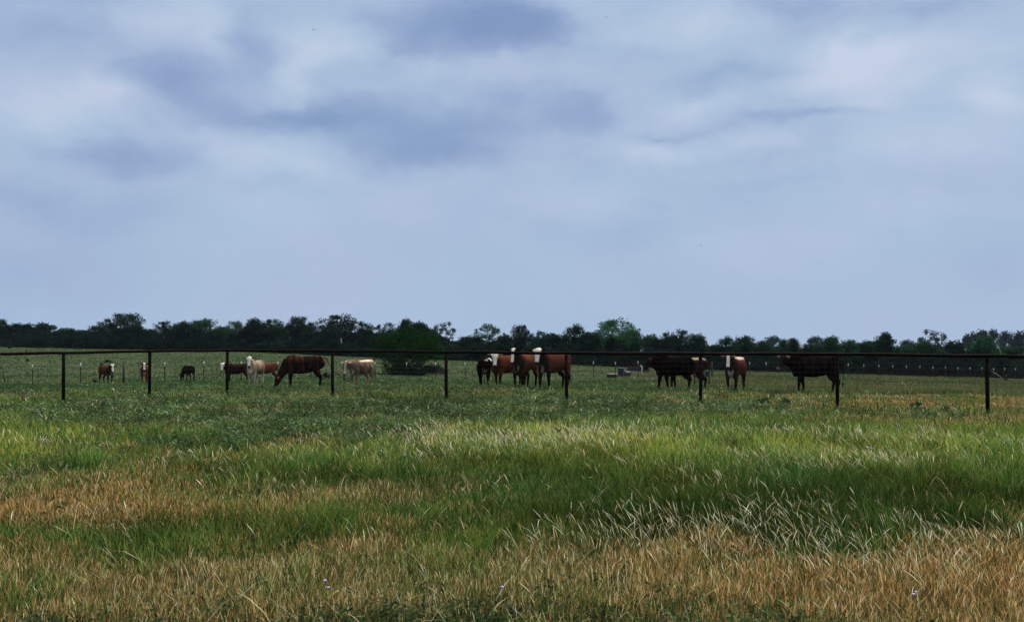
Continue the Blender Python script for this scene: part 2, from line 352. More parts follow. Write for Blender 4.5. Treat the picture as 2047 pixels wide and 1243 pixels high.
# --- foreground sward, 5 to 31 m
x, y = sample(800000, 5.2, 31); W = patchw(x, y); tot_ = W['dry'] + W['green'] + W['weed'] * .5 + .001
u = rng.random(len(x)); W['weed'] *= .8; gshare = np.minimum(W['green'] / tot_, .88); isg = u < gshare; isd = (~isg) & (u < gshare + np.maximum(W['dry'] / tot_, .09 * (W['weed'] < 1.0)))
wide = .0030 + .00038 * y
def mk(mask, hmin, hmax, cols, lean0, lean1, wk=1.0, mod=None):
    xx, yy = x[mask], y[mask]; n = len(xx); cl = vnoise(xx, yy, .5, 41) * .6 + vnoise(xx, yy, .2, 42) * .4; h = rng.uniform(hmin, hmax, n) * (.35 + 1.3 * cl)
    if mod is not None: h = h * mod[mask]
    ln = rng.uniform(lean0, lean1, n); la = rng.uniform(0, 2 * math.pi, n)
    return xx, yy, h, wide[mask] * wk * rng.uniform(.6, 1.4, n), ln, la, pick(cols, n)
modg = np.clip(.6 + .3 * W['green'], .6, 1.15)
g = mk(isg, .10, .28, GREEN, .1, .75, 1.15, modg)
yel = vnoise(g[0], g[1], 1.6, 6)[:, None]; clg = vnoise(g[0], g[1], .5, 41) * .5 + vnoise(g[0], g[1], .28, 43) * .5; g[6][:] = g[6] * np.clip(.3 + 1.4 * clg, .4, 1.6)[:, None] * (1 + .45 * (yel - .45) * np.array([1.6, .8, .2]))
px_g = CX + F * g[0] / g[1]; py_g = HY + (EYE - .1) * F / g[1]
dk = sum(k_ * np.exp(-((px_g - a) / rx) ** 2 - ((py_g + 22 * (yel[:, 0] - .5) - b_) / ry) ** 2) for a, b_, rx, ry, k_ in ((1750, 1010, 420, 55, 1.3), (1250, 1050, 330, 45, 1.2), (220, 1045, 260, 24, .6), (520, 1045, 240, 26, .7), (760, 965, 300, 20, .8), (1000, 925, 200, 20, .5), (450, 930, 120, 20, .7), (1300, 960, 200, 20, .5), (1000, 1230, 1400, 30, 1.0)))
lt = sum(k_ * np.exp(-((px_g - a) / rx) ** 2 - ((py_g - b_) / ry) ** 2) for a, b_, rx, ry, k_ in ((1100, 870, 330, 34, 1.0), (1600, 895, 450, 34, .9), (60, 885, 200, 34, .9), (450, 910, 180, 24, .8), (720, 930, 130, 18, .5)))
# green blades darkened in some patches, lighter and yellower in others
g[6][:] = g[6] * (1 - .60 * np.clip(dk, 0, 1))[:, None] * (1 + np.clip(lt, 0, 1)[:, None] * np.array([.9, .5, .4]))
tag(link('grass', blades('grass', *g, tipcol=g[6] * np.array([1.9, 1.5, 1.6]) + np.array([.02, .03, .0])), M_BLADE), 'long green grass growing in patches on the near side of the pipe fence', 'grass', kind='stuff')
d_ = mk(isd, .05, .155, DRY, .02, .6, 1.0)
red = vnoise(d_[0], d_[1], 2.2, 7)[:, None]; d_[6][:] = d_[6] * (1 + (red - .5) * np.array([.25, -.1, -.35]))
tag(link('dry_grass', blades('dry_grass', *d_, prof=((0, .5), (.45, .45), (.7, 1), (1, 0)), curve=1.5), M_BLADE), 'short dry tan and orange grass in the foreground', 'dry grass', kind='stuff')
# --- understorey of thin green shoots everywhere, so that dry patches are never pure straw
x, y = sample(120000, 5.2, 34); wide = .0036 + .00042 * y
msk = np.ones(len(x), bool); s_ = mk(msk, .06, .20, [(.03, .07, .02), (.05, .09, .025), (.04, .06, .025)], .1, .8)
tag(link('short_grass', blades('short_grass', *s_), M_BLADE), 'short dark green shoots filling in under the taller grass', 'grass', kind='stuff')
# --- seed heads
x, y = sample(210000, 5.4, 30); W = patchw(x, y, .40)
pr = np.clip(W['pale'] * .36 + .005, 0, .65) * np.clip((y - 4) / 14, .16, 1)
msk = rng.random(len(x)) < pr; x, y = x[msk], y[msk]; n = len(x)
h = rng.uniform(.15, .34, n); ln = rng.uniform(.1, .75, n)
pxx = CX + F * x / y
la = np.where(rng.random(n) < np.where(pxx > 1000, .7, .4), rng.normal(math.pi, .6, n), rng.uniform(0, 2 * math.pi, n))
tip = pick(PALE, n); stem = pick([(.16, .17, .06), (.22, .18, .08), (.08, .13, .04)], n)
tip *= np.where(rng.random((n, 1)) < .25, np.array([[.9, .72, .5]]), 1.0)
tag(link('grass_seedheads', blades('grass_seedheads', x, y, h, (.0018 + .00040 * y) * rng.uniform(.6, 1.5, n), ln, la, stem, ((0, .4), (.4, .35), (.62, .4), (.76, 1.0), (.9, .8), (1, 0)), tipcol=tip, curve=2.0), M_SEED),
    'pale cream seed heads on bent stems above the grass', 'seed heads', kind='stuff')
x, y = sample(16000, 19, 34); W = patchw(x, y); msk = rng.random(len(x)) < np.clip(W['weed'] * .5 + .15, 0, .9); x, y = x[msk], y[msk]; n = len(x)
tag(link('pale_shoots', blades('pale_shoots', x, y, rng.uniform(.10, .26, n), rng.uniform(.007, .014, n), rng.uniform(.1, .8, n), rng.uniform(0, 6.28, n), pick([(.2, .28, .1), (.3, .34, .15), (.35, .3, .16), (.12, .22, .06)], n)), M_BLADE),
    'light green grass shoots standing among the grey-green weeds', 'grass', kind='stuff')
# --- scattered bent straws close to the camera
x, y = sample(1100, 5.4, 14); n = len(x)
tag(link('bent_straw', blades('bent_straw', x, y, rng.uniform(.16, .36, n), rng.uniform(.004, .008, n), rng.uniform(.6, 1.15, n), rng.uniform(0, 6.28, n), pick([(.5, .42, .26), (.42, .34, .2), (.36, .38, .22)], n), ((0, .8), (.35, 1), (.7, .9), (1, 0)), curve=1.4), M_SEED),
    'long bleached straws bent over the short dry grass', 'straw', kind='stuff')
# --- leafy weeds: stems with drooping leaves
def leaf_cloud(bx, by, bz, hh, per, ls, col):
    """per plant `per` leaves (folded diamond of 4 verts = 2 tris) round an upright stem"""
    n = len(bx); a = rng.uniform(0, 2 * math.pi, (n, per)); t_ = rng.uniform(.25, 1, (n, per)); r = rng.uniform(.01, .11, (n, per)) * (1.25 - t_ * .6)
    cx = bx[:, None] + np.cos(a) * r; cy = by[:, None] + np.sin(a) * r; cz = bz[:, None] + hh[:, None] * t_
    L_ = ls[:, None] * rng.uniform(.6, 1.3, (n, per)); Wd = L_ * rng.uniform(.28, .45, (n, per)); dr = rng.uniform(-.9, .5, (n, per))
    ux, uy, uz = np.cos(a) * np.cos(dr), np.sin(a) * np.cos(dr), np.sin(dr); sx, sy = -np.sin(a), np.cos(a)
    P = np.stack([cx, cy, cz], -1); U = np.stack([ux, uy, uz], -1) * L_[..., None]; S = np.stack([sx, sy, np.zeros_like(sx)], -1) * Wd[..., None] * .5
    V = np.stack([P, P + U * .45 + S - [0, 0, .0], P + U, P + U * .45 - S], 2).reshape(-1, 3)
    q = n * per; loops = np.arange(q * 4); C = np.repeat(np.repeat(col, per, 0) * rng.uniform(.7, 1.35, (q, 1)), 4, 0)
    return V, np.full(q, 4), loops, C
x, y = sample(90000, 5.2, 36); W = patchw(x, y, .2); pr = np.clip(W['weed'] * .42, 0, .95) * np.clip(y / 20, .75, 1); msk = rng.random(len(x)) < pr; x, y = x[msk], y[msk]; n = len(x)
cl_w = vnoise(x, y, .9, 31) * .55 + vnoise(x, y, .35, 32) * .45
hh = rng.uniform(.09, .26, n) * np.where(y < 12, .75, 1) * (.6 + .8 * vnoise(x, y, .8, 4))
V, fn, lo, C = leaf_cloud(x, y, zmap(x, y), hh, 11, .04 + .0018 * y, pick([(.032, .062, .030), (.05, .085, .04), (.020, .042, .022), (.14, .18, .09), (.045, .085, .022)], n) * (np.where(y < 10, .5, 1) * np.clip(.25 + 1.6 * (cl_w - .1), .4, 1.5))[:, None])
tag(link('weeds', fast_mesh('weeds', V, fn, lo, False, C), M_WEED), 'low grey-green leafy weeds spreading along the pipe fence and in the foreground', 'weeds', kind='stuff')
# --- pasture behind the fence, 30 to 165 m: short tufts
x, y = sample(300000, 29, 170, 1, 150); n = len(x)
pz = zmap(x, y); py = HY + (EYE - pz) * F / y; px = CX + F * x / y
a1 = vnoise(x, y, 5, 11); a2 = vnoise(x * .35, y, 3, 12); a3 = vnoise(x, y, 1.2, 13)
dryw = np.clip(np.interp(px, [900, 1500], [0, .38]) + .14 + (a1 - .5) * 1.0 + (a2 - .5) * .9 + .5 * np.exp(-((py - 762) / 5) ** 2) * (px < 260) + .35 * np.exp(-((py - 795) / 12) ** 2) * (px > 1650), 0, .8)
isd = rng.random(n) < dryw
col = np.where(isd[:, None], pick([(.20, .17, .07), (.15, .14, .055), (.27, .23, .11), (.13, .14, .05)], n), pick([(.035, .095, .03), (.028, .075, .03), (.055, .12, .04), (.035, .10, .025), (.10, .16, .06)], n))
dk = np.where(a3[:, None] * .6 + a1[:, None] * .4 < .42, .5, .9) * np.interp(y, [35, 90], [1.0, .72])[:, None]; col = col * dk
h = rng.uniform(.05, .15, n) * (1 + .6 * (a3 > .62))
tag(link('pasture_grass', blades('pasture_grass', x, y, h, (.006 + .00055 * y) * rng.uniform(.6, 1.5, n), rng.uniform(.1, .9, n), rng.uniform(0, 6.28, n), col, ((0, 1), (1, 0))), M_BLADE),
    'short grazed pasture grass round the cattle behind the fence', 'pasture grass', kind='stuff')
x, y = sample(42000, 29, 75, 1, 120); n = len(x); px = CX + F * x / y
nn = vnoise(x, y, 3.2, 21) * .6 + vnoise(x, y, 1.1, 22) * .4; pr = np.clip((nn - .40) * 2.2, .05, .8) * np.interp(px, [1000, 1500], [1, .22]); msk = rng.random(n) < pr; x, y = x[msk], y[msk]; n = len(x); cl_w = vnoise(x, y, 1.6, 33) * .6 + vnoise(x, y, .6, 34) * .4
V, fn, lo, C = leaf_cloud(x, y, zmap(x, y), rng.uniform(.05, .17, n), 8, .045 + .0014 * y, pick([(.032, .068, .028), (.045, .09, .035), (.024, .05, .024), (.12, .17, .07)], n) * np.clip(.25 + 1.6 * (cl_w - .1), .4, 1.45)[:, None])
tag(link('pasture_weeds', fast_mesh('pasture_weeds', V, fn, lo, False, C), M_WEED), 'grey-green weeds round the feet of the cattle beyond the pipe fence', 'weeds', kind='stuff')

# ------------------------------------------------------------------ trees
def leaf_quads(centres, rad, per, size, squash=.75):
    n = len(centres); c = np.repeat(centres, per, 0); r = np.repeat(rad, per)
    d = rng.normal(0, 1, (n * per, 3)); d /= np.linalg.norm(d, axis=1, keepdims=True); rr = rng.random(n * per) ** .45
    p = c + d * (r * rr)[:, None] * np.array([1, 1, squash])
    a = rng.normal(0, 1, (n * per, 3)); a /= np.linalg.norm(a, axis=1, keepdims=True); b_ = np.cross(a, rng.normal(0, 1, (n * per, 3))); b_ /= np.linalg.norm(b_, axis=1, keepdims=True)
    s = (size * rng.uniform(.5, 1.4, n * per))[:, None]
    V = np.stack([p - a * s, p - b_ * s * .45, p + a * s, p + b_ * s * .45], 1).reshape(-1, 3)
    return V
def tree_proto(seed, nclump, cr, per, size, base=.28, shape='round', trunks=1, spread=1.0, holes=0.0):
    """6 m tall, about 6 m wide; returns (trunk mesh, crown mesh)"""
    global rng
    old = rng; rng = np.random.default_rng(seed); rd = random.Random(seed)
    H, Wd = 6.0, 3.0 * spread; cs = []; tries = 0
    lob = [(rd.uniform(0, 6.28), rd.uniform(.6, 1.15), rd.uniform(-.25, .45)) for _ in range(7)]
    while len(cs) < nclump and tries < 9000:
        tries += 1
        zt = rd.random(); a = rd.uniform(0, 2 * math.pi)
        if shape == 'round': pr_ = math.sqrt(max(0, 1 - (2 * zt - 1) ** 2 * .95)) * (1.0 if zt > .35 else .85)
        elif shape == 'flat': pr_ = min(1, .55 + zt) * math.sqrt(max(0, 1 - max(0, zt - .45) ** 2 * 3.2))
        elif shape == 'cone': pr_ = (1 - zt) ** .7
        elif shape == 'low': pr_ = math.sqrt(max(0, 1 - zt ** 2))
        else: pr_ = .4 + .6 * math.sin(zt * math.pi)
        lobe = max(sc_ * math.exp(-((math.atan2(math.sin(a - la_), math.cos(a - la_))) / .7) ** 2 - (zt - .5 - lz) ** 2 * 2) for la_, sc_, lz in lob)
        rmax = pr_ * (.55 + .5 * lobe); r_ = rmax * (rd.random() ** .4)
        p = Vector((math.cos(a) * r_ * Wd, math.sin(a) * r_ * Wd, H * (base + (1 - base - cr / H * .6) * zt)))
        if holes and any((p - q).length < cr * holes for q in cs): continue
        cs.append(p)
    tm = MB(); rt = .13 if trunks == 1 else .09
    tops = []
    for k in range(trunks):
        a = rd.uniform(0, 6.28); ox, oy = (0, 0) if trunks == 1 else (math.cos(a) * .15, math.sin(a) * .15); ln_ = rd.uniform(.1, .5) if trunks == 1 else rd.uniform(.6, 1.3)
        pts = [Vector((ox, oy, -.3))]; 
        for i in range(1, 6):
            f_ = i / 5; pts.append(Vector((ox + math.cos(a) * ln_ * f_ ** 1.5 + rd.uniform(-.08, .08), oy + math.sin(a) * ln_ * f_ ** 1.5 + rd.uniform(-.08, .08), H * .62 * f_)))
        tm.tube(pts, [rt * 1.5, rt * 1.05, rt * .9, rt * .7, rt * .5, rt * .28], 7); tops += pts[2:]
    for c in cs:
        if rd.random() < .75:
            cand = [t_ for t_ in tops if t_.z < c.z - .1] or [tops[0]]; s0 = min(cand, key=lambda q: (q - c).length)
            mid = (s0 + c) * .5 + Vector((rd.uniform(-.15, .15), rd.uniform(-.15, .15), -.12))
            tm.tube([s0, mid, c], [.05, .03, .012], 5, cap=False)
            for _ in range(2):
                q = c + Vector((rd.uniform(-1, 1), rd.uniform(-1, 1), rd.uniform(-.2, 1))) * cr * .9
                tm.tube([c * .6 + mid * .4, q], [.016, .005], 4, cap=False)
    C_ = np.array([tuple(c) for c in cs]); rad = np.array([cr * rd.uniform(.6, 1.25) for _ in cs])
    V = leaf_quads(C_, rad, per, size); q = len(V) // 4
    cm = fast_mesh('crown', V, np.full(q, 4), np.arange(q * 4))
    rng = old
    return tm.mesh('trunk'), cm
PROTO = {'dense': [tree_proto(101, 60, .95, 75, .17, .12, 'round'), tree_proto(102, 66, .9, 70, .17, .10, 'flat', spread=1.05), tree_proto(103, 58, .95, 80, .17, .08, 'round', 2)],
         'open': [tree_proto(111, 66, .72, 75, .13, .34, 'round', 2, holes=.75), tree_proto(112, 62, .70, 75, .13, .36, 'flat', 1, holes=.85), tree_proto(113, 64, .68, 72, .13, .30, 'round', 3, holes=.8)],
         'sparse': [tree_proto(121, 44, .55, 52, .13, .38, 'round', 3, holes=1.2), tree_proto(122, 40, .52, 50, .12, .40, 'flat', 2, 1.0, 1.2)],
         'cone': [tree_proto(131, 60, .75, 70, .16, .1, 'cone', spread=1.15)],
         'bush': [tree_proto(141, 36, 1.2, 90, .26, .0, 'low', 3, 1.2), tree_proto(142, 34, 1.25, 90, .26, .0, 'low', 2, 1.1), tree_proto(143, 40, 1.1, 85, .24, .0, 'round', 3, 1.2)],
         'spread': [tree_proto(161, 96, .85, 84, .13, .03, 'round', 3, 1.15, .35)],
         'willow': [tree_proto(151, 90, .75, 85, .13, .16, 'round', 2, 1.1)]}
MESHMAT = {}
def tree(name, px, d, h, hw, kind, mat, label, group, parts=('trunk', 'crown'), cat='tree'):
    x_, y_, z_ = at(px, d); tmesh, cmesh = (PROTO[kind][0] if mat == 'near' else random.choice(PROTO[kind]))
    r_ = empty(name, (x_, y_, z_ - .05), random.uniform(0, 6.28)); r_.scale = (hw / 3.0, hw / 3.0, h / 6.0)
    for nm, me, mt in ((parts[0], tmesh, M_BARK), (parts[1], cmesh, M_LEAF[mat])):
        key = (me.name, mt.name)
        if key not in MESHMAT:
            c = me.copy(); c.materials.append(mt); MESHMAT[key] = c
        link(nm, MESHMAT[key], None, r_)
    tag(r_, label, cat, group); return r_
def edge_d(px): return float(np.interp(px, [0, 500, 1000, 1500, 2047], [150, 140, 125, 115, 120]))
TL = 'trees in the tree line behind the pasture'
# px, top y, half width px, kind, foliage, extra distance, label
TREES = [
 (2,636,16,'dense','dark',4,'dark tree cut off by the left edge of the photo'),
 (30,645,26,'dense','dark',6,'dense dark rounded tree, second from the left edge'),
 (62,650,20,'dense','dark',10,'low dark tree between the left edge and the first green crown'),
 (97,648,27,'dense','mid',5,'rounded green tree with a flattish top, above the leftmost white-topped steel post'),
 (133,653,20,'open','mid',9,'lower green tree sloping down to the gap in the tree line at left'),
 (165,659,17,'dense','dark',5,'low tree at the dip in the left tree line'),
 (194,649,23,'dense','dark',3,'round dark tree just left of the tallest left tree'),
 (250,623,37,'open','dark',9,'tall dark tree with ragged spreading crown rising above the left tree line'),
 (300,656,20,'dense','dark',5,'low dense tree at the right foot of the tall ragged tree'),
 (334,639,22,'open','dark',8,'dark tree with a small flat crown above the second pipe post'),
 (370,640,15,'dense','dark',4,'narrow dark crown touching the broad green domed tree'),
 (404,635,32,'dense','mid',8,'broad green domed tree left of the third pipe post'),
 (444,650,18,'dense','mid',4,'lower green tree right above the white-faced dark cow'),
 (470,639,19,'open','mid',11,'lighter loose-crowned tree beside the two dark round crowns'),
 (510,634,20,'dense','dark',8,'dark round crown over the cream cow'),
 (545,635,24,'open','dark',6,'dark crown with drooping right side beside the gap of sky'),
 (598,629,25,'open','dark',7,'tall dark tree just right of the narrow gap of sky'),
 (636,638,18,'sparse','mid',10,'thin see-through tree between two taller crowns'),
 (684,625,40,'open','dark',9,'tallest wide tree with many holes, above the fourth pipe post'),
 (662,650,24,'dense','dark',3,'low dark tree in front of the tallest wide tree'),
 (735,656,20,'dense','dark',4,'low tree filling in right of the tallest wide tree'),
 (772,642,22,'sparse','dark',8,'thin-leaved tree left above the near green tree'),
 (812,634,19,'dense','dark',12,'dark crown poking up behind the near green tree'),
 (842,640,18,'dense','dark',10,'dark crown at the right shoulder behind the near green tree'),
 (890,641,25,'sparse','dark',6,'bare-looking tree with small dark leaf clumps above the fifth pipe post'),
 (930,671,20,'dense','dark',3,'low dark tree in the dip beside the fifth pipe post'),
 (976,644,27,'sparse','mid',9,'light see-through tree above the white-faced orange cow'),
 (1008,666,22,'dense','dark',4,'low dark tree below the light see-through tree'),
 (1041,646,19,'open','dark',8,'upright dark tree above the middle white-faced cow'),
 (1076,658,17,'open','mid',10,'green tree between the upright dark tree and the jagged dark crown'),
 (1103,667,20,'dense','dark',5,'low dark tree above the cow with the red ear tag'),
 (1150,647,23,'dense','dark',6,'jagged dark crown left of the big bright green tree'),
 (1178,660,17,'open','dark',4,'small dark tree leaning against the big bright green tree'),
 (1228,634,43,'willow','bright',8,'big bright green domed tree, the lightest in the tree line'),
 (1276,664,12,'sparse','mid',5,'slender tree at the right edge of the bright green tree'),
 (1302,665,18,'sparse','mid',12,'pale see-through tree with sky behind its trunk'),
 (1334,660,13,'open','dark',5,'narrow dark tree left of the black cow and its twin crown'),
 (1359,655,21,'open','dark',8,'dark crown with a round hole, above the black cow'),
 (1392,666,23,'dense','mid',5,'green sloping tree ending at the pale dead stub'),
 (1452,671,19,'dense','mid',5,'round green tree above the brown cow with the white blaze'),
 (1486,668,26,'dense','mid',8,'broad green tree right of the brown cow with the white blaze'),
 (1566,676,16,'dense','mid',4,'round green tree above the head of the black cow at right'),
 (1588,673,13,'cone','mid',8,'small pointed tree over the back of the black cow at right'),
 (1662,669,24,'dense','mid',6,'green tree above the eighth pipe post'),
 (1698,676,22,'dense','mid',5,'low green tree just right of the eighth pipe post'),
 (1732,677,20,'open','mid',8,'low loose tree left of the pointed dark tree'),
 (1769,660,31,'cone','dark',4,'pointed dark tree standing alone in outline right of centre'),
 (1862,656,30,'sparse','dark',6,'tree with bare twigs sticking up above its leaves'),
 (1850,680,32,'dense','mid',2,'low bushy tree beneath the bare twigs'),
 (1905,679,24,'dense','dark',5,'dark low tree left of the last pipe post'),
 (1968,667,28,'dense','mid',5,'green domed tree in front of the bluish woods at right'),
 (2020,690,26,'dense','mid',4,'low green tree by the right edge of the photo'),
 (1620,690,26,'dense','dark',4,'low dark tree behind the back of the black cow at right'),
 (1528,686,22,'dense','dark',4,'low dark tree between the brown cow and the black cow at right'),
 (1430,688,20,'dense','mid',7,'low tree right of the pale dead stub'),
 (1800,690,24,'dense','mid',5,'low green tree at the right foot of the pointed dark tree')]
for (px, ty, hw, kind, mat, ex, lab) in TREES:
    d = edge_d(px) + ex + 2; x_, y_, z_ = at(px, d)
    h = (EYE + (HY - ty) * d / F - z_) * 1.0
    tree('tree', px, d, h, hw * d / F * 1.35, kind, mat, lab, TL)
px = -30
tt = sorted((a[0], a[1]) for a in TREES); tx = [a[0] for a in tt]; ty_ = [a[1] for a in tt]
while px < 2090:
    base_t = max(float(np.interp(px, tx, ty_)), float(np.interp(px + 25, tx, ty_)), float(np.interp(px - 25, tx, ty_)))
    t_y = min(base_t + random.uniform(2, 16), 690); d = edge_d(px) + random.uniform(9, 20); z_ = at(px, d)[2]
    tree('tree', px, d, EYE + (HY - t_y) * d / F - z_, random.uniform(20, 30) * d / F * 1.3, 'dense', random.choice(('dark', 'dark', 'mid')), 'dense dark low tree filling the tree line between the taller crowns', 'low trees filling the tree line')
    px += random.uniform(22, 34)
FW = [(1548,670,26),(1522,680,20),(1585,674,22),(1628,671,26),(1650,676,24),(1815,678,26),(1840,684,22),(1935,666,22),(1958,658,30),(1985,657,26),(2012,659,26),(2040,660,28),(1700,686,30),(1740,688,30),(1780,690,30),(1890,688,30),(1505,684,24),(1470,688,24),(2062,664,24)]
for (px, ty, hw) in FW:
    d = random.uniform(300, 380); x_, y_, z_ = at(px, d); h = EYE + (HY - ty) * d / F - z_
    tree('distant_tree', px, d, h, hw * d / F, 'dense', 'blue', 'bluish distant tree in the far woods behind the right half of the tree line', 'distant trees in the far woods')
# dark thicket at the foot of the tree line: bush after bush
px = -60
while px < 2110:
    for row in range(2):
        d = edge_d(px) + random.uniform(-1, 2) + row * 6; hp = random.uniform(20, 36) if row == 0 else random.uniform(28, 58)
        if px > 1050: hp += 8
        tree('bush', px + random.uniform(-10, 10), d, hp * d / F, random.uniform(17, 25) * d / F, 'bush', 'bush', 'dark leafy bush in the thicket along the foot of the tree line', 'bushes in the thicket', ('stem', 'foliage'), 'bush')
    px += 25
tree('tree', 815, 82, (EYE + (HY - 653) * 82 / F - gz(*at(815, 82)[:2])), 66 * 1.08 * 82 / F, 'spread', 'near', 'deep green spreading tree standing in the pasture in front of the tree line', 'trees standing in the pasture')
tree('bush', 868, 84, 20 * 84 / F, 26 * 84 / F, 'bush', 'bush', 'low blue-green bush at the right foot of the near pasture tree', None, ('stem', 'foliage'), 'bush')
tree('bush', 800, 80, 22 * 80 / F, 26 * 80 / F, 'bush', 'bush', 'dark bush under the left side of the near pasture tree', None, ('stem', 'foliage'), 'bush')
tree('bush', 838, 80, 26 * 80 / F, 22 * 80 / F, 'bush', 'bush', 'dark bush under the right side of the near pasture tree', None, ('stem', 'foliage'), 'bush')
for (px, d, hp, wp_, lab) in [(56,95,8,6,'small dark bush in open pasture above the leftmost steel post'),(204,88,7,9,'small dark bush in pasture above the brown calf'),(652,68,16,14,'dark bush in pasture behind the pipe post right of the grazing cow'),
        (565,85,8,10,'small bush in pasture above the grazing brindle cow'),(190,63,9,16,'low dark bush beside the feet of the brown calf'),(375,60,6,22,'low bluish weed clump under the grazing dark cow'),
        (1395,60,5,16,'low weed clump beyond the legs of the black and brown cows'),(1525,24.6,26,34,'knee-high weed clump before the fence right of the brown cow'),(1568,24.8,24,28,'weed clump below the chest of the black cow at right'),
        (1832,23.4,26,30,'weed clump midway between the two pipe posts at right'),(1890,23.2,20,24,'small weed clump left of the last pipe post'),(2010,98,14,9,'small bright bush at the pasture edge near the right border'),(20,140,6,8,'tiny dark bush on the far left pasture rim'),(215,95,6,20,'patch of dark scrub in the pasture above the brown calf head')]:
    tree('bush' if d > 30 else 'weed_clump', px, d, hp * d / F, wp_ * .5 * d / F, 'bush', 'mid' if d < 30 or px == 2010 else 'bush', lab, None, ('stem', 'foliage'), 'bush' if d > 30 else 'weed')
# pale dead wood
def snag(pts, rad, label, name='dead_trunk'):
    x_, y_, z_ = pts[0]; o = MB().tube([Vector(p) - Vector(pts[0]) for p in pts], rad, 7).build(name, M_PALE); o.location = pts[0]; tag(o, label, 'dead tree'); return o
def ppt(px, py, d): return ((px - CX) / F * d, d, EYE + (HY - py) * d / F)
snag([ppt(1412, 744, 122), ppt(1411, 705, 122), ppt(1410, 690, 122), ppt(1411, 674, 122)], [.13, .12, .10, .02], 'pale dead stub standing upright above the rail over the brown rump')
snag([ppt(2003, 712, 112), ppt(1998, 700, 112), ppt(1993, 688, 112)], [.09, .07, .03], 'thin pale leaning trunk above the rail right of the last pipe post')
snag([ppt(2002, 756, 117), ppt(1990, 747, 117), ppt(1981, 742, 117)], [.09, .07, .04], 'fallen pale branch at the pasture edge right of the last pipe post', 'fallen_branch')
snag([ppt(683, 708, 136), ppt(683, 690, 136), ppt(682, 676, 136)], [.13, .11, .07], 'pale straight trunk below the tallest wide tree')

# ------------------------------------------------------------------ pipe fence
PF = [(-330, 130), (-60, 113), (128, 105), (300, 97), (455, 92), (665, 95), (892, 102), (1132, 107), (1400, 110), (1673, 113), (1972, 122), (2310, 132)]
HP = 1.4; FP = []
for px, hp in PF:
    d = HP * F / hp; x_ = (px - CX) / F * d; FP.append(Vector((x_, d, 0)))
fence = tag(empty('pipe_fence', FP[4]), 'long rusty pipe fence with top rail and wire netting across the whole view', 'fence')
o0 = FP[4]
for i, p in enumerate(FP):
    q = MB().tube([p - o0 + Vector((random.uniform(-.02, .02), 0, -.3)), p - o0 + Vector((0, 0, .6)), p - o0 + Vector((0, 0, HP - .04))], [.046, .046, .046], 14).build('post', M_PIPE, fence)
rl = MB(); pts = []
for i in range(len(FP) - 1):
    for k in range(6): pts.append(FP[i].lerp(FP[i + 1], k / 6) - o0 + Vector((0, 0, HP + .006 * math.sin(i * 2.1 + k))))
rl.tube(pts, [.040] * len(pts), 14); rl.build('top_rail', M_PIPE, fence)
for p in FP[:-1]:   # weld sleeves where rails meet
    pass
net = MB(); wr = .0017
def seg(a, b_, r=wr): net.tube([a, b_], [r, r], 4, cap=False)
for i in range(len(FP) - 1):
    a, b_ = FP[i] - o0, FP[i + 1] - o0; off = Vector((0, -.055, 0)); a = a + off; b_ = b_ + off
    for hgt in (.06, .14, .23, .33, .44, .56, .69, .82, .95, 1.08, 1.2):
        seg(a + Vector((0, 0, hgt)), b_ + Vector((0, 0, hgt)))
    n = max(2, int((b_ - a).length / .15))
    for k in range(n):
        p = a.lerp(b_, k / n); seg(p + Vector((random.uniform(-.01, .01), -.004, .06)), p + Vector((random.uniform(-.01, .01), -.004, 1.2)))
net.build('wire_netting', M_WIRE, fence, False)

# ------------------------------------------------------------------ steel post fence in the pasture
TP = [-70, 66, 162, 248, 330, 408, 483, 556, 622, 688, 750, 813, 871, 930, 985, 1038, 1088, 1137, 1186, 1230, 1275, 1320, 1365, 1385, 1423, 1461, 1498, 1531, 1567, 1602, 1634, 1665, 1695, 1726, 1756, 1784, 1811, 1838, 1864, 1889, 1914, 1938, 1962, 1985, 2007, 2029, 2050, 2072]
def tpd(px): return 1 / (1 / 55 - (px - 66) * (1 / 55 - 1 / 88) / (1500 - 66))
wf0 = Vector(at(66, tpd(66)))
wf = tag(empty('wire_fence', wf0), 'wire fence on dark steel posts with white tips running away through the pasture', 'fence')
tb = []
for px in TP:
    p = Vector(at(px, tpd(px))) - wf0; tb.append(p); wood = px in (248, 688, 1423)
    tilt = Vector((random.uniform(-.02, .02), 0, 0)); H_ = 1.3 + random.uniform(-.05, .05)
    m_ = MB()
    if wood: m_.tube([p - Vector((0, 0, .3)), p + Vector((0, 0, H_)) + tilt], [.075, .065], 9)
    else:
        m_.box(p + Vector((0, 0, H_ / 2 - .1)), (.028, .006, H_ / 2 + .1)); m_.box(p + Vector((0, .023, H_ / 2 - .1)), (.006, .017, H_ / 2 + .1))
    po = m_.build('post', M_WOODP if wood else M_TPOST, wf, wood)
    if not wood:
        MB().tube([p + Vector((0, 0, H_ - .22)), p + Vector((0, 0, H_ + .015))], [.036, .033], 7).build('white_tip', M_WHITE, po)
ws = MB()
for hgt in (.3, .6, .9, 1.15):
    ws.tube([p + Vector((0, -.03, hgt)) for p in tb], [.004] * len(tb), 4, cap=False)
ws.build('wire', M_WIRE, wf, False)

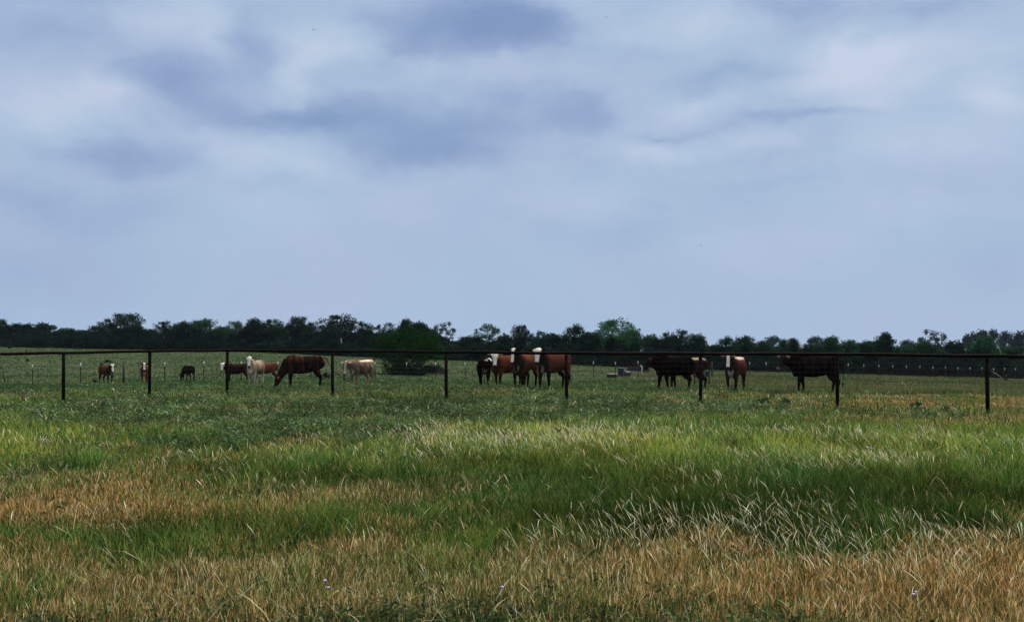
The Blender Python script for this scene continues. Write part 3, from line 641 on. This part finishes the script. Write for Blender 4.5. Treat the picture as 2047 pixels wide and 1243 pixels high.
# ------------------------------------------------------------------ cattle
def cow(px, d, heading, coat, head_yaw=0, head_pitch=-50, neck='up', scale=1.0, label='', tail=None, hump=0, ear_tag=None, stance=0, belly=1.0, head_len=1.0, poll_h=None, reach=1.0):
    """heading: direction the body faces, degrees from +x; head_yaw: degrees the head turns from the body (absolute heading if tuple)"""
    azd = math.degrees(math.atan((px - CX) / F)); heading -= azd   # headings are given as seen from the road
    if isinstance(head_yaw, tuple): head_yaw = (head_yaw[0] - azd,)
    m_ = MB(); e_ = Vector
    torso = [(-.80, 1.03, .07, .09), (-.76, 1.02, .17, .18), (-.64, 1.0, .235, .25), (-.45, .97, .255, .28), (-.2, .92, .28 * belly, .315), (.05, .89, .295 * belly, .335), (.28, .90, .275, .335), (.45, .93, .235, .315), (.6, .93, .18, .26), (.7, .92, .09, .15)]
    m_.tube([(a, 0, z) for a, z, _, _ in torso], [(ry, rz) for _, _, ry, rz in torso], 16)
    m_.ball((.62, 0, .72), (.13, .10, .16)); m_.ball((-.58, .10, 1.12), (.16, .10, .12)); m_.ball((-.58, -.10, 1.12), (.16, .10, .12))
    m_.ball((.42, .15, .9), (.17, .11, .27)); m_.ball((.42, -.15, .9), (.17, .11, .27)); m_.ball((.4, 0, 1.19), (.2, .07, .09))
    if hump: m_.ball((.42, 0, 1.22), (.17, .09, .07 + hump))
    hy = R(head_yaw) if not isinstance(head_yaw, tuple) else R(head_yaw[0] - heading)
    hy = math.atan2(math.sin(hy), math.cos(hy)); ny = hy * .55
    if neck == 'up': P = e_((.62 + math.cos(ny) * .36 * reach, math.sin(ny) * .40, (poll_h or 1.34)))
    elif neck == 'mid': P = e_((.66 + math.cos(ny) * .42 * reach, math.sin(ny) * .42, (poll_h or 1.08)))
    else: P = e_((.66 + math.cos(ny) * .46 * reach, math.sin(ny) * .4, (poll_h or .50)))
    hp = R(head_pitch); D = e_((math.cos(hy) * math.cos(hp), math.sin(hy) * math.cos(hp), math.sin(hp)))
    N0 = e_((.48, 0, 1.0)); NM = (N0 + P) * .5 + e_((0, 0, .02 if neck != 'down' else .03))
    m_.tube([N0, NM, P - D * .03], [(.19, .27), (.135, .19), (.105, .13)], 12)
    m_.tube([e_((.6, 0, .8)), (e_((.62, 0, .84)) + P) * .5 - e_((0, 0, .06)), P + D * .12 - e_((0, 0, .05))], [(.09, .13), (.06, .10), (.05, .06)], 10)
    side = D.cross(e_((0, 0, 1))).normalized(); up = side.cross(D).normalized(); hl = .50 * head_len
    hr = [(-.10, .075, .075), (-.04, .11, .115), (.12, .115, .12), (.26, .088, .10), (.42, .068, .074), (.56, .064, .064), (.66, .068, .06), (.72, .055, .05)]
    m_.tube([P + D * (a * hl / .5 * .72) for a, _, _ in hr], [(ry, rz) for _, ry, rz in hr], 14, up=tuple(up))
    for s in (-1, 1):
        b_ = P + side * s * .09 + up * .045 - D * .0; tipp = b_ + side * s * .20 + up * (-.015) - D * .01; mid = b_ + side * s * .11 + up * .01
        m_.tube([b_, mid, tipp], [(.03, .035), (.024, .062), (.012, .02)], 8, up=tuple(D))
    st_ = stance; feet = []
    for s, o_ in ((-1, st_), (1, -st_)):
        yb = .15 * s
        leg = [(.42, yb, .86), (.44 + o_ * .3, yb * 1.0, .64), (.46 + o_ * .7, yb * .95, .40), (.45 + o_ * .95, yb * .9, .34), (.45 + o_, yb * .9, .13), (.47 + o_, yb * .9, .085), (.49 + o_, yb * .9, .0)]
        m_.tube(leg, [(.12, .12), (.09, .10), (.055, .06), (.05, .052), (.037, .038), (.043, .046), (.058, .062)], 10, up=(1, 0, 0)); feet.append(leg)
        leg = [(-.52, yb, .92), (-.48 - o_ * .3, yb * 1.15, .72), (-.55 - o_ * .6, yb * 1.1, .55), (-.67 - o_ * .9, yb, .43), (-.64 - o_, yb, .30), (-.62 - o_, yb, .13), (-.60 - o_, yb, .085), (-.57 - o_, yb, .0)]
        m_.tube(leg, [(.15, .18), (.115, .15), (.075, .10), (.048, .065), (.04, .045), (.038, .04), (.043, .046), (.058, .062)], 10, up=(1, 0, 0)); feet.append(leg)
    tmp = link('tmp', m_.mesh('tmp')); md = tmp.modifiers.new('r', 'REMESH'); md.mode = 'VOXEL'; md.voxel_size = .022; md.use_smooth_shade = True
    ms = tmp.modifiers.new('s', 'SMOOTH'); ms.factor = .5; ms.iterations = 3
    dg = bpy.context.evaluated_depsgraph_get(); dg.update(); me = bpy.data.meshes.new_from_object(tmp.evaluated_get(dg)); bpy.data.objects.remove(tmp)
    V = np.empty(len(me.vertices) * 3, np.float32); me.vertices.foreach_get('co', V); V = V.reshape(-1, 3)
    polys = [tuple(p.vertices) for p in me.polygons]
    body_n = len(V); ext = MB()
    # tail
    tl = tail or [(-.80, 0, 1.13), (-.87, 0, 1.05), (-.88, 0, .8), (-.87, .02, .6), (-.86, .03, .42)]
    ext.tube(tl, [.030, .022, .015, .012, .010][:len(tl)], 7); lt = e_(tl[-1]); ldir = (e_(tl[-1]) - e_(tl[-2])).normalized()
    ext.tube([lt, lt + ldir * .08, lt + ldir * .2], [.012, .028, .006], 7)
    nt0 = len(ext.v)
    for s in (-1, 1): ext.ball(P + D * (.15 * hl / .5) + side * s * .100 + up * .045, .022, 8, 5)
    ev = np.array([tuple(v) for v in ext.v], np.float32); AV = np.concatenate((V, ev))
    AF = polys + [tuple(i + body_n for i in f) for f in ext.f]
    # coat colours, patch by patch, with a little painted shade and rim light
    base = np.array(coat['base']); C = np.tile(base, (len(AV), 1)).astype(np.float32)
    nz = .6 * vnoise(AV[:, 0] * 1 + AV[:, 1] * .3, AV[:, 2] * .35 + AV[:, 1] * .2, .06, int(px)) + .4 * vnoise(AV[:, 0], AV[:, 2], .17, int(px) + 9) ; nz2 = vnoise(AV[:, 0], AV[:, 2], .22, int(px) + 3)
    if 'streak' in coat: ks = np.clip((nz[:, None] - .40) / .22, 0, 1); C = C * (1 - ks) + np.array(coat['streak']) * ks
    C *= (.50 + .34 * nz2)[:, None]
    gr = C.mean(1, keepdims=True); C = C * .80 + gr * .20      # dusty, weathered hair
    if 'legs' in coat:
        k = np.clip((.62 - AV[:, 2]) / .12 + (nz - .5), 0, 1)[:, None]; C = C * (1 - k) + np.array(coat['legs']) * k  # dark leg points, with some shade of the lower body painted in
    if 'neck' in coat:
        k = np.clip((AV[:, 0] - .42) / .15 + (nz - .5) * .6, 0, 1)[:, None]; C = C * (1 - k) + np.array(coat['neck']) * k
    if 'back' in coat:
        k = (np.clip((AV[:, 2] - 1.13) / .05, 0, 1) * np.clip(-(AV[:, 0] - .25) / .1, 0, 1))[:, None]; C = C * (1 - k) + np.array(coat['back']) * k
    if 'brisket' in coat:
        k = (np.clip(1.4 - np.linalg.norm((AV - np.array([.68, 0, .70])) / np.array([.11, .12, .16]), axis=1), 0, 1) * np.clip((nz - .35) * 5, 0, .75))[:, None]; C = C * (1 - k) + np.array(coat['brisket']) * k
    hv = AV - np.array(tuple(P)); tD = hv @ np.array(tuple(D)); hs = hv @ np.array(tuple(side)); hu = hv @ np.array(tuple(up)); rad = np.sqrt(hs ** 2 + hu ** 2)
    inh = (tD > -.12) & (tD < .6) & (rad < .155) & (np.abs(hs) < .135)
    if 'neck' in coat or 'face' in coat or True:
        hd = (tD > -.09) & (tD < .10) & (rad < .36) & (hu > -.06); C[hd & (np.abs(hs) > .115)] = np.array(coat.get('ears', coat.get('neck', coat['base'])))
    if 'face' in coat:
        fw = coat.get('face_w', .2); C[inh & (np.abs(hs) < fw) & (hu > -.07)] = np.array(coat['face'])
    if 'mask' in coat: C[inh & (np.abs(hs) > .055) & (tD > .02) & (tD < .2)] = np.array(coat['mask'])
    C[inh & (tD > .435 * hl / .5)] = np.array(coat.get('nose', (.03, .02, .02)))
    C[(AV[:, 2] < .055)] = (.02, .017, .015)
    C[body_n:body_n + nt0] = np.array(coat.get('tail', coat.get('neck', DBR))) ; C[body_n + nt0:] = (.004, .003, .003)
    me2 = bpy.data.meshes.new('body'); me2.from_pydata([tuple(v) for v in AV.tolist()], [], AF); me2.polygons.foreach_set('use_smooth', [True] * len(me2.polygons)); me2.update()
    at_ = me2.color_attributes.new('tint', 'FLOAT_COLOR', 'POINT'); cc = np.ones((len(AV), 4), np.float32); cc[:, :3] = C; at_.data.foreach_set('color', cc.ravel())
    bpy.data.meshes.remove(me)
    x_, y_, z_ = at(px, d); r_ = empty('cow', (x_, y_, z_ - .02), R(heading)); r_.scale = (scale,) * 3
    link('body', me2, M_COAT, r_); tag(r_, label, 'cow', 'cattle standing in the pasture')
    if ear_tag:
        q = P + side * ear_tag[0] * .20 - up * .07 + D * .03
        MB().tube([q - D * .004, q + D * .004], [.045, .045], 8).build('ear_tag', mix_noise_mat('ear_tag_plastic', (.45, .03, .04), (.6, .05, .06), 8, .4, .4), r_)
    return r_
M_COAT = leaf_mat('cattle_coat', 0.0, .85, .0)
WH = (.55, .52, .46); RED = (.15, .038, .018); DRED = (.085, .022, .012); BLK = (.004, .003, .003); DBR = (.014, .008, .006); TAN = (.42, .27, .17); CRM = (.50, .38, .27)
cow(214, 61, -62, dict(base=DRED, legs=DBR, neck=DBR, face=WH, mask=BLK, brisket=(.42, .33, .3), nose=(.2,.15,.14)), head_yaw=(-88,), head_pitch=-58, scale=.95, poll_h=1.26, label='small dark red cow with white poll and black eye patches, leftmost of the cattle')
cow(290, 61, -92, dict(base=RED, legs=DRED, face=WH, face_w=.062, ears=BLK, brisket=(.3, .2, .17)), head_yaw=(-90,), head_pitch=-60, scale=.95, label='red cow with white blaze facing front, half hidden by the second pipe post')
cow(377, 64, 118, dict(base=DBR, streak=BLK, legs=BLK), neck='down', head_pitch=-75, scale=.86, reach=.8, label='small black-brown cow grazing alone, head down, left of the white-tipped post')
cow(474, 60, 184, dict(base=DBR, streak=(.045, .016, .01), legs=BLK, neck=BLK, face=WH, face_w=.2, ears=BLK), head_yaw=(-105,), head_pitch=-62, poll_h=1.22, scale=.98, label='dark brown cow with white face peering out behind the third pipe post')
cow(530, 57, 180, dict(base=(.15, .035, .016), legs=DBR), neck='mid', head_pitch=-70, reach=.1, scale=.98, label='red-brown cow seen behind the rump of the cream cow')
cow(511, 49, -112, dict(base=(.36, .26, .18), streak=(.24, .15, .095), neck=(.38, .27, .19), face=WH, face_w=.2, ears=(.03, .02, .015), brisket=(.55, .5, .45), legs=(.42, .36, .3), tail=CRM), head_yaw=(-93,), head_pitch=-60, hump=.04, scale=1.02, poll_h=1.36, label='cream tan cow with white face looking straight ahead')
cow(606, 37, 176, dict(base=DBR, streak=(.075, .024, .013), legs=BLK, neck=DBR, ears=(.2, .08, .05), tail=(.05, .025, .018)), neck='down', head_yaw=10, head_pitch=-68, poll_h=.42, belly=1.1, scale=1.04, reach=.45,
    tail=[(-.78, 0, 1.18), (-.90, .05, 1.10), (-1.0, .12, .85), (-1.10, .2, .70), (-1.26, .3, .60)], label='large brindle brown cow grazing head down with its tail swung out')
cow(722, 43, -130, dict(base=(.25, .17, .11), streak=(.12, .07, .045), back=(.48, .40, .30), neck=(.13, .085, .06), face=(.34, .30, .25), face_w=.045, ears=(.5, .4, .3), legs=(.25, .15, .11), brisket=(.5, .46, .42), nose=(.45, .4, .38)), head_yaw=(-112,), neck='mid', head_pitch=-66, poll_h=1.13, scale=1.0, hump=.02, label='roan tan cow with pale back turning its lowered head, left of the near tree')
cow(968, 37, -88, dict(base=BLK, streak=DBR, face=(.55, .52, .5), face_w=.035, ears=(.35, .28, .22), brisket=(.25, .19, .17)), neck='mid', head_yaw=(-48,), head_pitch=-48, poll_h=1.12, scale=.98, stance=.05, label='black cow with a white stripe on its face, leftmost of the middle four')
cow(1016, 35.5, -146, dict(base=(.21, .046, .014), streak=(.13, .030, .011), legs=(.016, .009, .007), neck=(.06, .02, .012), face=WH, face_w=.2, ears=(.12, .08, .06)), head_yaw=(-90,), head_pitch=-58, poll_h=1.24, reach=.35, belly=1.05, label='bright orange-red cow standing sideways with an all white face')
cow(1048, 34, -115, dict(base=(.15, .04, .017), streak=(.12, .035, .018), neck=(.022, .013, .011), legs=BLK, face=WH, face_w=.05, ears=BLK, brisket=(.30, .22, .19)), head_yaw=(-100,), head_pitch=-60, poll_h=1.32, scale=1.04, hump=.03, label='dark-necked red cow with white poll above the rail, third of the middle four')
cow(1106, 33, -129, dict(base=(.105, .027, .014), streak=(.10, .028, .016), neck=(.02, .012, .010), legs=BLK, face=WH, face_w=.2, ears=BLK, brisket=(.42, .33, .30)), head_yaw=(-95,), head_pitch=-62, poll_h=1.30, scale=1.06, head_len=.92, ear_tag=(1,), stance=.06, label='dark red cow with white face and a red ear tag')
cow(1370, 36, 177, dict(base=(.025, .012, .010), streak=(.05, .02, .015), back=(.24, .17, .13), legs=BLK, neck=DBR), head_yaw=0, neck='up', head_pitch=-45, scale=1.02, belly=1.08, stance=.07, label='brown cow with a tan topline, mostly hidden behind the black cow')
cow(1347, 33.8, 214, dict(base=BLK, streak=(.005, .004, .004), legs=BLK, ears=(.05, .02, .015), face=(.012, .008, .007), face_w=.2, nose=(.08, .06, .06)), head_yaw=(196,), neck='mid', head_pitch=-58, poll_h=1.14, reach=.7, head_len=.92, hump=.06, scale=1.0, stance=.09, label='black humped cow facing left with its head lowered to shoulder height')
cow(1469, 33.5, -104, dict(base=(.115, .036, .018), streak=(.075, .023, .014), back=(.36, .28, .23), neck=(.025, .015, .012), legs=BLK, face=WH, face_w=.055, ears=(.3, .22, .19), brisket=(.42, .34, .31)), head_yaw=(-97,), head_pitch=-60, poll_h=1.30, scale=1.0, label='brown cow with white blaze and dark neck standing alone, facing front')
cow(1629, 33, 179, dict(base=(.011, .007, .007), streak=BLK, legs=BLK, ears=(.11, .075, .06), face=(.016, .010, .009), face_w=.2, nose=(.10, .085, .08)), head_yaw=(-128,), neck='up', head_pitch=-50, poll_h=1.20, reach=1.15, hump=.03, belly=1.1, scale=1.05, stance=.08, label='glossy black cow at right with head turned to look back past the post')  # ears lighter than the coat: rim light put into their colour

# ------------------------------------------------------------------ troughs, tubs and posts in the pasture
M_TROUGH = mix_noise_mat('dark_trough', (.004, .004, .008), (.012, .012, .02), 6, .5, .4)
M_BLUE = mix_noise_mat('blue_plastic', (.004, .008, .022), (.010, .016, .038), 4, .45, .4)
def rounded_tub(name, px, d, r, h, mat, label, cat, lying=False, rz=0):
    x_, y_, z_ = at(px, d); r_ = empty(name, (x_, y_, z_), rz)
    pts = [(0, 0, 0), (0, 0, h * .03), (0, 0, h * .5), (0, 0, h * .94), (0, 0, h), (0, 0, h * .99), (0, 0, h * .2)]; rad = [r * .9, r * .96, r * .97, r, r * 1.03, r * .93, r * .86]
    if lying: pts = [(p[2] - h / 2, 0, r) for p in pts]
    MB().tube(pts, rad, 20).build('shell', mat, r_)
    for k in (.3, .65):
        q = (0, 0, h * k) if not lying else (h * k - h / 2, 0, r); q2 = (0, 0, h * k + .03) if not lying else (h * k - h / 2 + .03, 0, r)
        MB().tube([q, q2], [r * 1.03, r * 1.03], 20).build('hoop', mat, r_)
    return tag(r_, label, cat)
x_, y_, z_ = at(1275, 96); tr = tag(empty('feed_trough', (x_, y_, z_)), 'long dark feed trough in the pasture beside the white pipe', 'trough')
MB().box((0, .28, .34), (1.1, .02, .17)).build('side_panel', M_TROUGH, tr, False); MB().box((0, -.28, .34), (1.1, .02, .17)).build('side_panel', M_TROUGH, tr, False)
MB().box((0, 0, .19), (1.08, .26, .015)).build('bottom', M_TROUGH, tr, False)
for s in (-1, 1):
    MB().box((s * 1.08, 0, .34), (.02, .259, .165)).build('end_panel', M_TROUGH, tr, False)
    for q in (-1, 1): MB().box((s * .9, q * .22, .085), (.03, .03, .09)).build('leg', M_TROUGH, tr, False)
rounded_tub('stock_tub', 1223, 80, .18, .85, M_TROUGH, 'low dark tub lying on its side, leftmost of the tubs by the trough', 'tub', True)
rounded_tub('barrel', 1241, 82, .27, .75, M_BLUE, 'upright dark blue barrel left of the long trough', 'barrel')
rounded_tub('barrel', 1253, 83, .24, .6, M_BLUE, 'blue barrel tipped on its side against the upright one', 'barrel', True, .9)
rounded_tub('barrel', 1413, 82, .22, .58, M_BLUE, 'round blue barrel behind the hind leg of the brown cow', 'barrel')
rounded_tub('stock_tub', 1389, 78, .16, .3, M_BLUE, 'small blue tub seen between the legs of the brown cow', 'tub')
x_, y_, z_ = at(1283, 90); sp = MB().tube([(0, 0, -.2), (0, 0, .5), (0, 0, .72), (-.05, 0, .8), (-.16, 0, .82)], [.05, .05, .05, .05, .045], 10).build('standpipe', M_WHITE); sp.location = (x_, y_, z_); tag(sp, 'short white pipe with a bent top standing in front of the trough', 'pipe')
MS = mix_noise_mat('pale_stone', (.2, .19, .17), (.32, .3, .27), 5, .9, .1)
for px, d, s in ((1268, 77, .11), (1293, 75, .10), (1304, 75, .10), (1690, 108, .1)):
    x_, y_, z_ = at(px, d); s *= .7; o = MB().ball((0, 0, s * .5), (s * 1.5, s, s * .7), 9, 6).build('stone', MS); o.location = (x_, y_, z_)
    me = o.data
    for v in me.vertices: v.co *= random.uniform(.85, 1.15)
    tag(o, 'pale stone or feed lump on the ground near the trough' if px < 1400 else 'pale stone at the pasture edge right of the black cow', 'stone', 'pale lumps lying near the trough' if px < 1400 else None)
x_, y_, z_ = at(11, 66); lp = empty('brace_post', (x_, y_, z_)); tag(lp, 'two dark wooden fence braces leaning together at the left edge', 'post')
MB().tube([(.03, 0, -.2), (-.16, 0, 1.03)], [.045, .038], 8).build('upright', M_WOODP, lp); MB().tube([(-.15, .01, .92), (-.75, .01, 1.1)], [.035, .03], 8).build('crossbar', M_WOODP, lp)
x_, y_, z_ = at(53, 118); o = MB().tube([(0, 0, -.2), (.01, 0, .85)], [.05, .045], 7).build('wooden_post', M_WOODP); o.location = (x_, y_, z_); tag(o, 'thin dark post on the far left pasture rim above the rail', 'post')
x_, y_, z_ = at(8, 148); gt = empty('gate', (x_, y_, z_)); tag(gt, 'faint grey gate in the shade of the trees at the left edge', 'gate')
for k in range(4): MB().tube([(-1.1, 0, .3 + k * .28), (1.1, 0, .3 + k * .28)], [.022, .022], 6).build('bar', M_WIRE, gt)
for k in (-1.1, 0, 1.1): MB().tube([(k, 0, 0), (k, 0, 1.2)], [.03, .03], 6).build('upright', M_WIRE, gt)

# ------------------------------------------------------------------ wildflowers
MP = mix_noise_mat('violet_petal', (.26, .2, .45), (.4, .33, .6), 30, .6, .1); MSG = mix_noise_mat('flower_stem', (.03, .07, .02), (.05, .1, .03), 20, .7, .1)
fl = empty('wildflower', (0, 0, 0)); MB().tube([(0, 0, 0), (.01, 0, .12), (0, .01, .26)], [.003, .003, .002], 5).build('stem', MSG, fl)
pm = MB()
for k in range(5):
    a = k * 1.257; c = Vector((math.cos(a), math.sin(a), 0)) * .017 + Vector((0, .01, .265)); pm.ball(c, (.016, .016, .005), 7, 4)
pm.build('petals', MP, fl)
def dup(r0):
    r1 = r0.copy(); COL.objects.link(r1)
    for ch in list(r0.children):
        c = ch.copy(); COL.objects.link(c); c.parent = r1
    return r1
FL = [(652, 6.9), (658, 6.7), (1003, 6.75), (1820, 6.6), (1828, 6.65), (1738, 14.6), (1742, 14.5), (1733, 14.7), (1665, 21.0)]
for i, (px, d) in enumerate(FL):
    o = fl if i == 0 else dup(fl); x_, y_, z_ = at(px, d); o.location = (x_, y_, z_ + .02); s = .45 if d < 10 else .7; o.scale = (s, s, s * (.9 if d < 10 else .8)); o.rotation_euler.z = random.uniform(0, 6)
    tag(o, 'small violet wildflower in the foreground grass' if d < 10 else 'pale violet wildflower among the grass on the right below the fence', 'flower', 'violet wildflowers near the bottom of the photo' if d < 10 else 'violet wildflowers on the right')

# ------------------------------------------------------------------ birds
MBK = mix_noise_mat('dark_plumage', (.006, .006, .008), (.014, .014, .018), 20, .7, .2); MWB = mix_noise_mat('white_plumage', (.6, .6, .58), (.75, .75, .73), 20, .7, .2)
def bird(px, py, d, span, mat, bank, rz, label, wing_up=.25):
    r_ = empty('bird', ppt(px, py, d), rz); r_.rotation_euler = (bank, 0, rz)
    s = span
    MB().tube([(-.32 * s, 0, .01 * s), (-.2 * s, 0, 0), (0, 0, 0), (.14 * s, 0, .01 * s), (.2 * s, 0, .02 * s), (.26 * s, 0, .015 * s)], [(.05 * s, .01 * s), (.04 * s, .03 * s), (.07 * s, .065 * s), (.05 * s, .05 * s), (.035 * s, .035 * s), .005 * s], 8).build('body', mat, r_)
    for q in (-1, 1):
        wm = MB(); wm.v = [Vector(v) for v in ((.07 * s, .03 * s * q, .02 * s), (-.07 * s, .03 * s * q, .02 * s), (.06 * s, .25 * s * q, wing_up * .25 * s), (-.07 * s, .25 * s * q, wing_up * .22 * s), (-.08 * s, .5 * s * q, wing_up * .3 * s),
            (.07 * s, .03 * s * q, .035 * s), (-.07 * s, .03 * s * q, .028 * s), (.06 * s, .25 * s * q, wing_up * .25 * s + .01 * s), (-.07 * s, .25 * s * q, wing_up * .22 * s + .008 * s))]
        wm.f = [(0, 2, 3, 1), (2, 4, 3), (5, 6, 8, 7), (7, 8, 4), (0, 5, 7, 2), (2, 7, 4), (1, 3, 8, 6), (3, 4, 8), (0, 1, 6, 5)]
        wm.build('wing', mat, r_, False)
    tag(r_, label, 'bird')
bird(1213, 31, 36, .17, MBK, .3, 1.2, 'tiny dark bird highest in the sky near the top edge')
bird(624, 56, 46, .19, MBK, .1, .3, 'tiny faint bird high in the sky left of centre', .5)
bird(261, 466, 50, .13, MBK, .6, 1.4, 'tiny dark bird low in the sky at far left')
bird(1402, 490, 48, .16, MBK, -.6, 2.4, 'tiny dark bird in mid sky right of centre')
bird(1930, 700, 96, .34, MWB, .1, .9, 'small white bird flying before the dark trees at right', 1.6)

# ------------------------------------------------------------------ haze
hz_ = link('haze', MB().box((0, 340, -5), (460, 400, 24)).mesh('haze', False)); tag(hz_, kind='stuff', label='thin bluish air over the pasture', cat='haze')
hm = bpy.data.materials.new('haze_air'); hm.use_nodes = True; ht = hm.node_tree; ht.nodes.clear()
pv = ht.nodes.new('ShaderNodeVolumePrincipled'); pv.inputs['Color'].default_value = (.62, .76, 1, 1); pv.inputs['Density'].default_value = .00006
oo = ht.nodes.new('ShaderNodeOutputMaterial'); ht.links.new(pv.outputs[0], oo.inputs['Volume']); hz_.data.materials.append(hm)
